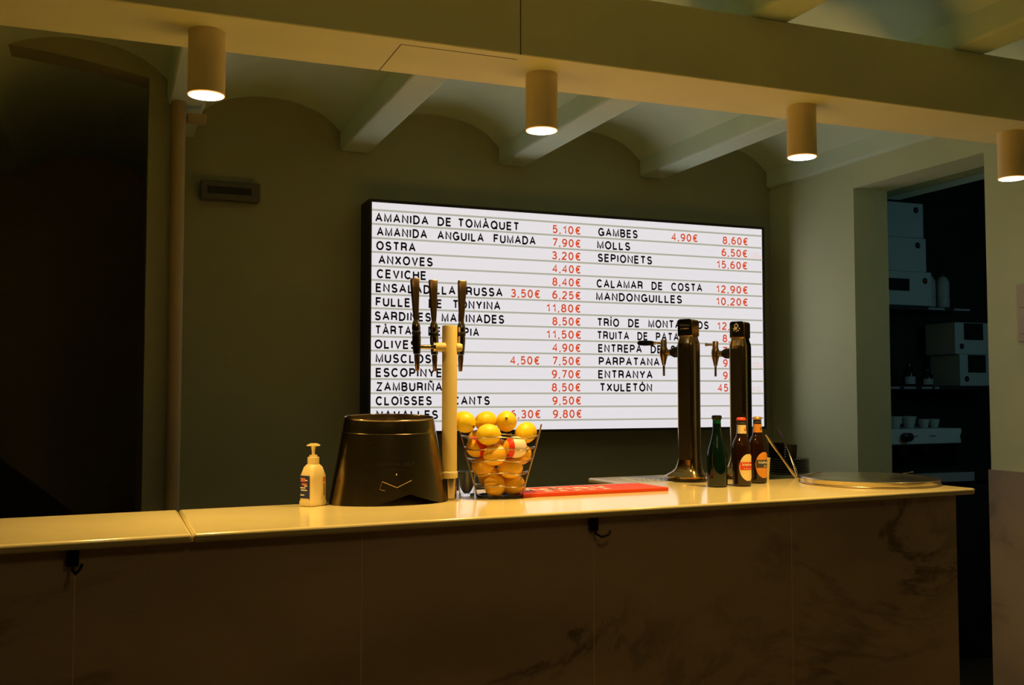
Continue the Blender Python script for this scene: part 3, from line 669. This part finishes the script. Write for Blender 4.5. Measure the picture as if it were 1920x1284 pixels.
# ------------------------------------------------------------------ bottles
def bottle_prof(h, r, kind):
    if kind == 'green': return [(r*.85, 0), (r*.97, .003), (r, .010), (r, h*.42), (r*.93, h*.50), (r*.70, h*.62), (r*.50, h*.72), (r*.42, h*.80), (r*.40, h*.93), (r*.46, h*.94), (r*.46, h*.965), (r*.40, h*.97)]
    return [(r*.85, 0), (r*.97, .003), (r, .010), (r, h*.56), (r*.96, h*.61), (r*.80, h*.67), (r*.60, h*.715), (r*.53, h*.75), (r*.44, h*.95), (r*.44, h*.955)]
def cyl_patch(name, m, parent, r, z0, z1, a0, a1, fn=None, n=24, nz=14):
    """patch on a bottle: fn(z01) gives the half-width share, for oval labels"""
    bm = bmesh.new(); rows = []
    for k in range(nz+1):
        f = k/nz; z = z0+(z1-z0)*f; s = fn(f) if fn else 1; mid = (a0+a1)/2; hw_ = (a1-a0)/2*s; rr = r(z) if callable(r) else r
        rows.append([Vector((rr*math.cos(rad(mid-hw_+2*hw_*i/n)), rr*math.sin(rad(mid-hw_+2*hw_*i/n)), z)) for i in range(n+1)])
    loft(bm, rows, False, False); return finish(name, bm, m, parent, 'all')
def bottle(px_, y0, h, r, label, kind):
    c = onY(px_, 900, y0); t = thing('beer_bottle', label, 'bottle', (c.x, y0, CT), 0, 'beer bottles beside the towers' )
    g = M['green'] if kind == 'green' else M['brown']
    prof = bottle_prof(h, r, kind); olathe('bottle_glass', g, prof, t, 40)
    if kind == 'green':
        olathe('crown_cap', M['bgloss'], [(r*.50, h*.955), (r*.52, h*.96), (r*.46, h*.995), (r*.3, h)], t, 24)
        cyl_patch('neck_reflection', M['greenn'], t, r*.43, h*.88, h*.935, 200, 300); return t  # green reflection on the neck, painted as a patch
    cap = M['capr'] if kind == 'red' else M['capg']
    bm = bmesh.new(); n_ = 42
    for_r = lambda k, b: b*(1+(.05 if k % 2 else 0))
    loft(bm, [[Vector((for_r(k, rr)*math.cos(2*math.pi*k/n_), for_r(k, rr)*math.sin(2*math.pi*k/n_), z)) for k in range(n_)] for rr, z in ((r*.50, h*.957), (r*.50, h*.965))] +
             [[Vector((rr*math.cos(2*math.pi*k/n_), rr*math.sin(2*math.pi*k/n_), z)) for k in range(n_)] for rr, z in ((r*.46, h*.990), (r*.36, h))])
    finish('crown_cap', bm, cap, t, True)
    def rat(z):
        for (r0, z0), (r1, z1) in zip(prof, prof[1:]):
            if z0 <= z <= z1: return r0+(r1-r0)*(z-z0)/(z1-z0)
        return prof[-1][0]
    face = -118 + 40      # labels turned to the right of the viewer
    lc = M['cream'] if kind == 'red' else M['orange']
    cyl_patch('neck_label', lc, t, lambda z: rat(z)+.0006, h*.765, h*.89, face-100, face+100)
    nl = cyl_patch('body_label', lc, t, r+.0005, h*.085, h*.47, face-60, face+60, lambda f: math.sqrt(max(.03, 1-(2*f-1)**2))*.9+.1 if abs(2*f-1) > .55 else 1-.15*(abs(2*f-1)/.55)**2)
    cyl_patch('label_band', M['lred'] if kind == 'red' else M['ink'], nl, r+.0009, h*.24, h*.355, face-55, face+55)
    def ct(rr, a0): return lambda u, v: Vector((rr*math.cos(rad(a0)+u/rr), rr*math.sin(rad(a0)+u/rr), 0)) + Vector((0, 0, v))
    z1 = h*.298; f = ct(r+.0014, face-42)
    text_obj('label_text', M['white'], 'Mahou', lambda u, v: f(u, v+z1), .042, .0105, nl, .22, .1)
    if kind == 'red':
        bm = bmesh.new()
        for k in range(5): star(bm, .006+k*.007, h*.262, .0026, lambda x, y: f(x, y))
        finish('label_stars', bm, M['white'], nl)
    else: text_obj('label_text', M['white'], '0,0', lambda u, v: f(u+.020, v+h*.247), .014, .008, nl, .2, .15)
    text_obj('neck_text', M['lred'] if kind == 'red' else M['ink'], 'M', lambda u, v: Vector(((rat(h*.82)+.0013)*math.cos(rad(face-14)+u/.014), (rat(h*.82)+.0013)*math.sin(rad(face-14)+u/.014), h*.80+v)), .009, .011, t, .22, .1)
    olathe('neck_ring', M['ink'], [(rat(h*.905)+.0002, h*.905), (rat(h*.93)+.0002, h*.945)], t, 24)
    return t
bottle(1345, 2.855, .232, .033, 'dark green beer bottle without a label, left of the two brown bottles', 'green')
bottle(1391, 2.85, .224, .0305, 'brown beer bottle with red cap and cream label with a red band', 'red')
bottle(1421, 2.925, .224, .0305, 'brown beer bottle with gold cap and orange label with a black band', 'gold')
c = onY(1436.5, 880, 2.975)
t = thing('paper_cup', 'cream paper cup half hidden behind the orange labelled bottle', 'cup', (c.x-.003, 2.985, CT))
olathe('cup_wall', M['cream'], [(.017, 0), (.0225, .078), (.0232, .080), (.0216, .0795), (.0165, .004), (.001, .003)], t, 28)
# ------------------------------------------------------------------ dark plates, bowls and tongs behind
pc = onY(1472, 880, 3.20)
NP = 7
ords = ['topmost', 'second from top', 'third from top', 'fourth from top', 'fifth from top', 'second from bottom', 'bottom']
me = None
for k in range(NP):
    if me is None:
        bm = bmesh.new(); lathe(bm, [(.045, 0), (.047, 0), (.088, .009), (.0895, .0105), (.088, .0115), (.048, .003), (.001, .0028)], 40)
        src = finish('stacked_plate', bm, M['plate'], None, True); o = src; me = src.data
    else: o = src.copy(); C.objects.link(o)
    o.location = (pc.x, 3.20, CT+.0005+k*.0082)
    tag(o, 'dark round plate in the stack behind the tongs, %s' % ords[NP-1-k], 'plate', 'dark plates stacked behind the bottles')
zb = CT+.0005+(NP-1)*.0082+.0035; src = None
for k in range(7):
    if src is None:
        bm = bmesh.new(); lathe(bm, [(.020, 0), (.0215, 0), (.034, .013), (.0345, .0145), (.033, .0145), (.0200, .0022), (.001, .002)], 32)
        src = finish('stacked_saucer', bm, M['bgloss'], None, True); o = src
    else: o = src.copy(); C.objects.link(o)
    o.location = (pc.x-.043, 3.19, zb+k*.0088)
    tag(o, 'small black dish in the stack on the dark plates, ' + ['bottom', 'second from bottom', 'third from bottom', 'middle', 'third from top', 'second from top', 'topmost'][k], 'dish', 'black dishes stacked on the plates')
t = thing('black_cup', 'small matt black cup standing on the dark plates right of the tongs', 'cup', (pc.x+.032, 3.215, zb+.0006))
olathe('cup_wall', M['black'], [(.020, 0), (.025, .006), (.028, .052), (.0285, .056), (.026, .056), (.023, .008), (.001, .006)], t, 28)
# tongs: hinge low on the right, two arms rising to the left
def P3(x, y, Y): return onY(x, y, Y)
hng = P3(1494, 895, 3.04)
tg = thing('serving_tongs', 'steel serving tongs leaning on the dark plates behind the brown bottles', 'tongs', hng)
def arm(pts, lbl=None):
    pts = [Vector(p)-hng for p in pts]; bm = bmesh.new(); rings = []
    for i, p in enumerate(pts):
        tdir = (pts[min(i+1, len(pts)-1)]-pts[max(i-1, 0)]).normalized(); s = tdir.cross(Vector((.35, .9, .1))).normalized(); u = s.cross(tdir)
        w_ = [.0040, .0062, .0050, .0042, .0036, .0034, .0050, .0058, .0030][i]; h_ = .0014
        rings.append([p+s*w_*math.cos(a)+u*h_*math.sin(a) for a in [2*math.pi*k/10 for k in range(10)]])
    loft(bm, rings); o = finish('tongs_arm', bm, M['wire'] if lbl else M['bgloss'], tg, True)
    if lbl: o['label'] = lbl
def curvepts(a, b, sag, Y0, Y1):
    out = []
    for i in range(9):
        f = i/8; out.append(P3(a[0]+(b[0]-a[0])*f + sag[0]*math.sin(math.pi*f), a[1]+(b[1]-a[1])*f + sag[1]*math.sin(math.pi*f), Y0+(Y1-Y0)*f))
    return out
arm(curvepts((1494, 896), (1436, 815), (2, 4), 3.035, 3.05), 'bright near arm')
arm(curvepts((1496, 896), (1458, 802), (3, 2), 3.045, 3.16))
bm = bmesh.new(); bmesh.ops.create_uvsphere(bm, u_segments=14, v_segments=10, radius=.0065); finish('hinge', bm, M['chrome'], tg, True)
# ------------------------------------------------------------------ round steel lid
LC = onZ(1629, 905.5, CT)
t = thing('round_tray', 'large round steel tray lid lying at the right end of the counter', 'tray', (LC.x, LC.y, CT))
olathe('tray_body', mat('tray_steel', (.74, .64, .44), .22, 1), [(.216, 0.0005), (.2225, .001), (.2255, .004), (.2262, .0195), (.2235, .0215), (.2150, .0222), (.2080, .0205), (.1980, .0205), (.190, .0225), (.100, .0255), (.001, .0262)], t, 72)
otube('tray_rim', M['wire'], [(.2265*math.cos(2*math.pi*i/72), .2265*math.sin(2*math.pi*i/72), .0035) for i in range(72)], .0026, t, 8, True)
for c0, c1, Yh in (((1516, 893), (1541, 885), 2.875), ((1696, 896), (1712, 897), 2.84)):
    bm = bmesh.new(); a = onY(*c0, Yh)-t.location; b = onY(*c1, Yh+.02)-t.location; off = Vector((.004, .012, -.001))
    a.z = max(a.z, .0235); b.z = max(b.z, .0245)
    tube(bm, [a, a*.5+b*.5, b], .0017, 8); tube(bm, [a+off, (a+b)*.5+off, b+off], .0017, 8); tube(bm, [b, b+off*.5+Vector((.003, 0, .001)), b+off], .0024, 8)
    o = finish('wire_handle', bm, M['wire'], t, True); o['label'] = 'small steel wire handle on the rim'
# ------------------------------------------------------------------ kitchen beyond the doorway
KY = 4.70
def kx(px_, py): return onY(px_, py, KY)
def kbox(x0, x1, z0, h_, label, win=None, logo=None, red=False, Y=KY):
    a = onY(x0, 500, Y); b = onY(x1, 500, Y); t = thing('carton', label, 'box', ((a.x+b.x)/2, Y, z0), 0, 'pale cartons on the kitchen shelves')
    w_ = (b.x-a.x)/2; obox('carton_body', M['box'], -w_, w_, 0, .24, 0, h_, t, .003)
    if logo:
        u, v, r = logo; T = Matrix.Translation((-w_+2*w_*u, -.001, h_*v)) @ Matrix.Rotation(rad(90), 4, 'X')
        lg = olathe('round_logo', M['boxw'], [(r, -.0005), (r, .0008)], t, 28, T)
        bm = bmesh.new(); box(bm, -r*.55, r*.55, -.0026, -.0020, -.002, .004, Matrix.Translation((-w_+2*w_*u, 0, h_*v))); finish('logo_mark', bm, M['lred'] if red else M['vent'], lg)
    if win: obox('window', M['boxw'], -w_+2*w_*win[0], -w_+2*w_*win[2], -.0015, .0, h_*win[1], h_*win[3], t)
    return t
ks = kx(1668, 571).z
kbox(1655, 1733, ks+.4035, .205, 'pale carton with black round logo, topmost of the kitchen stack', logo=(.82, .80, .018))
kbox(1657, 1737, ks+.202, .200, 'pale carton with black round logo, middle of the kitchen stack', logo=(.80, .78, .018))
kbox(1640, 1746, ks+.001, .200, 'pale carton with black window, bottom of the kitchen stack', win=(.05, .42, .60, .78), logo=(.88, .74, .018), red=True)
def shelf(x0, x1, y, label, tags):
    a = kx(x0, y); b = kx(x1, y)
    t = thing('kitchen_shelf', label, 'shelf', (a.x, KY, a.z))
    obox('shelf_board', M['kdark'], 0, b.x-a.x, -.01, .319, -.022, 0, t)
    for u0, u1 in tags:
        p = kx(u0, y+4).x-a.x; q = kx(u1, y+4).x-a.x; obox('shelf_label', M['jug'], p, q, -.0135, -.0105, -.017, -.006, t)
    return t, a, b
shelf(1640, 1822, 571, 'dark upper shelf beyond the doorway carrying three cartons and jugs', ((1738, 1768), (1786, 1815)))
shelf(1640, 1900, 723, 'dark lower shelf beyond the doorway carrying jars and two cartons', ((1668, 1684), (1692, 1714), (1726, 1745), (1750, 1758)))
def jug(px_, label, h=.20, r=.04):
    c = kx(px_, 560); t = thing('plastic_jug', label, 'jug', (c.x, KY+.07, ks+.0005), 0, 'grey jugs on the upper kitchen shelf')
    olathe('jug_body', M['jug'], [(r*.9, 0), (r, .01), (r, h*.30), (r*.92, h*.33), (r, h*.37), (r*.98, h*.78), (r*.6, h*.93), (r*.4, h*.95)], t, 24)
    olathe('jug_cap', M['kdark'], [(r*.45, h*.95), (r*.45, h*1.02)], t, 20)
jug(1758, 'grey plastic jug beside the carton stack on the upper kitchen shelf'); jug(1784, 'grey plastic jug at the right end of the upper kitchen shelf')
k2 = kx(1668, 723).z
kbox(1796, 1862, k2+.001, .19, 'pale carton with black window on the lower kitchen shelf', win=(.22, .42, .72, .98), logo=(.18, .22, .017))
kbox(1788, 1853, k2+.192, .19, 'pale carton with black window, on top of the other at the right', win=(.25, .45, .80, .98), logo=(.18, .24, .017))
def jar(px_, r, h, label, lab=True):
    c = kx(px_, 700); t = thing('jar', label, 'jar', (c.x, KY+.06, k2+.0005), 0, 'jars on the lower kitchen shelf')
    olathe('jar_glass', M['bgloss'], [(r*.95, 0), (r, .004), (r, h*.6), (r*.55, h*.8), (r*.5, h)], t, 24)
    if lab: cyl_patch('jar_label', M['jug'], t, r+.0008, h*.08, h*.42, 190, 330)
jar(1718, .036, .13, 'dark bottle with a pale label and a bright neck glint on the lower kitchen shelf'); jar(1752, .034, .10, 'dark squat jar right of the labelled bottle on the lower kitchen shelf')
jar(1677, .032, .20, 'tall pale topped bottle at the left of the lower kitchen shelf', False)
# worktop and espresso machine
wt = thing('kitchen_worktop', 'dark kitchen worktop with a pale front edge under the espresso machine', 'worktop', (3.6, 4.18, 0))
obox('cabinet', M['kdark'], 0, 1.35, .02, .83, 0, .94, wt); obox('top', M['plate'], 0, 1.36, 0, .835, .9405, .990, wt)
a = onY(1750, 891, 4.17); b = onY(1827, 910, 4.17)
obox('front_edge', M['jug'], .02, b.x-3.6, -.012, -.0005, .942, .989, wt)
a = onY(1680, 805, 4.45); b = onY(1816, 836, 4.45)
em = thing('espresso_machine', 'espresso machine with a pale steel front panel and black knobs beyond the doorway', 'coffee machine', (a.x, 4.45, .991), rad(4))
mw = b.x-a.x+.02; zt1 = a.z-.991; zt0 = zt1-.085
obox('machine_body', M['bgloss'], -.12, mw, .06, .36, 0.0, zt0-.001, em, .006)
obox('front_panel', M['panel'], -.12, mw-.03, 0, .36, zt0, zt1, em, .006)
for u, r in ((.065, .024), (mw-.02, .024)): olathe('knob', M['black'], [(r, 0), (r, .03), (r*.8, .034)], em, 24, Matrix.Translation((u, -.001, zt0+.042)) @ Matrix.Rotation(rad(90), 4, 'X'), sx=1.5 if u < .1 else 1)
for u in (.125, .14, .155, .26, .275, .29): olathe('button', M['black'], [(.0035, 0), (.0035, .003)], em, 12, Matrix.Translation((u, -.0005, zt0+.045)) @ Matrix.Rotation(rad(90), 4, 'X'))
for u in (.02, .20): 
    olathe('group_head', M['black'], [(.03, 0), (.034, .05)], em, 20, Matrix.Translation((u+.06, .03, zt0-.052)))
obox('steam_wand', M['wire'], mw-.10, mw-.094, .03, .036, .03, zt0-.002, em)
cps = [(.00, .12, 'leftmost, with a bright rim'), (.115, .12, 'second from the left'), (.225, .12, 'third from the left'), (.32, .10, 'fourth from the left'), (.40, .10, 'rightmost')]
src = None
for i, (u, v, wl) in enumerate(cps):
    if src is None:
        bm = bmesh.new(); lathe(bm, [(.018, 0), (.022, .003), (.034, .05), (.0355, .056), (.0335, .056), (.020, .006), (.001, .005)], 24)
        src = finish('coffee_cup', bm, M['box'], None, True); o = src
        bm = bmesh.new(); tube(bm, [(.030, 0, .045), (.047, 0, .042), (.048, 0, .025), (.028, 0, .018)], .004, 8); hd_ = finish('handle', bm, M['box'], o, True)
    else:
        o = src.copy(); C.objects.link(o); h2 = hd_.copy(); C.objects.link(h2); h2.parent = o
    p = em.matrix_basis @ Vector((u, v, zt1+.0005)); o.location = p; o.rotation_euler = (0, 0, rad(40*i-30))
    s = [1.25, 1.2, 1.2, .9, .9][i]; o.scale = (s, s, s)
    tag(o, 'pale coffee cup on top of the espresso machine, ' + wl, 'cup', 'cups on the espresso machine')
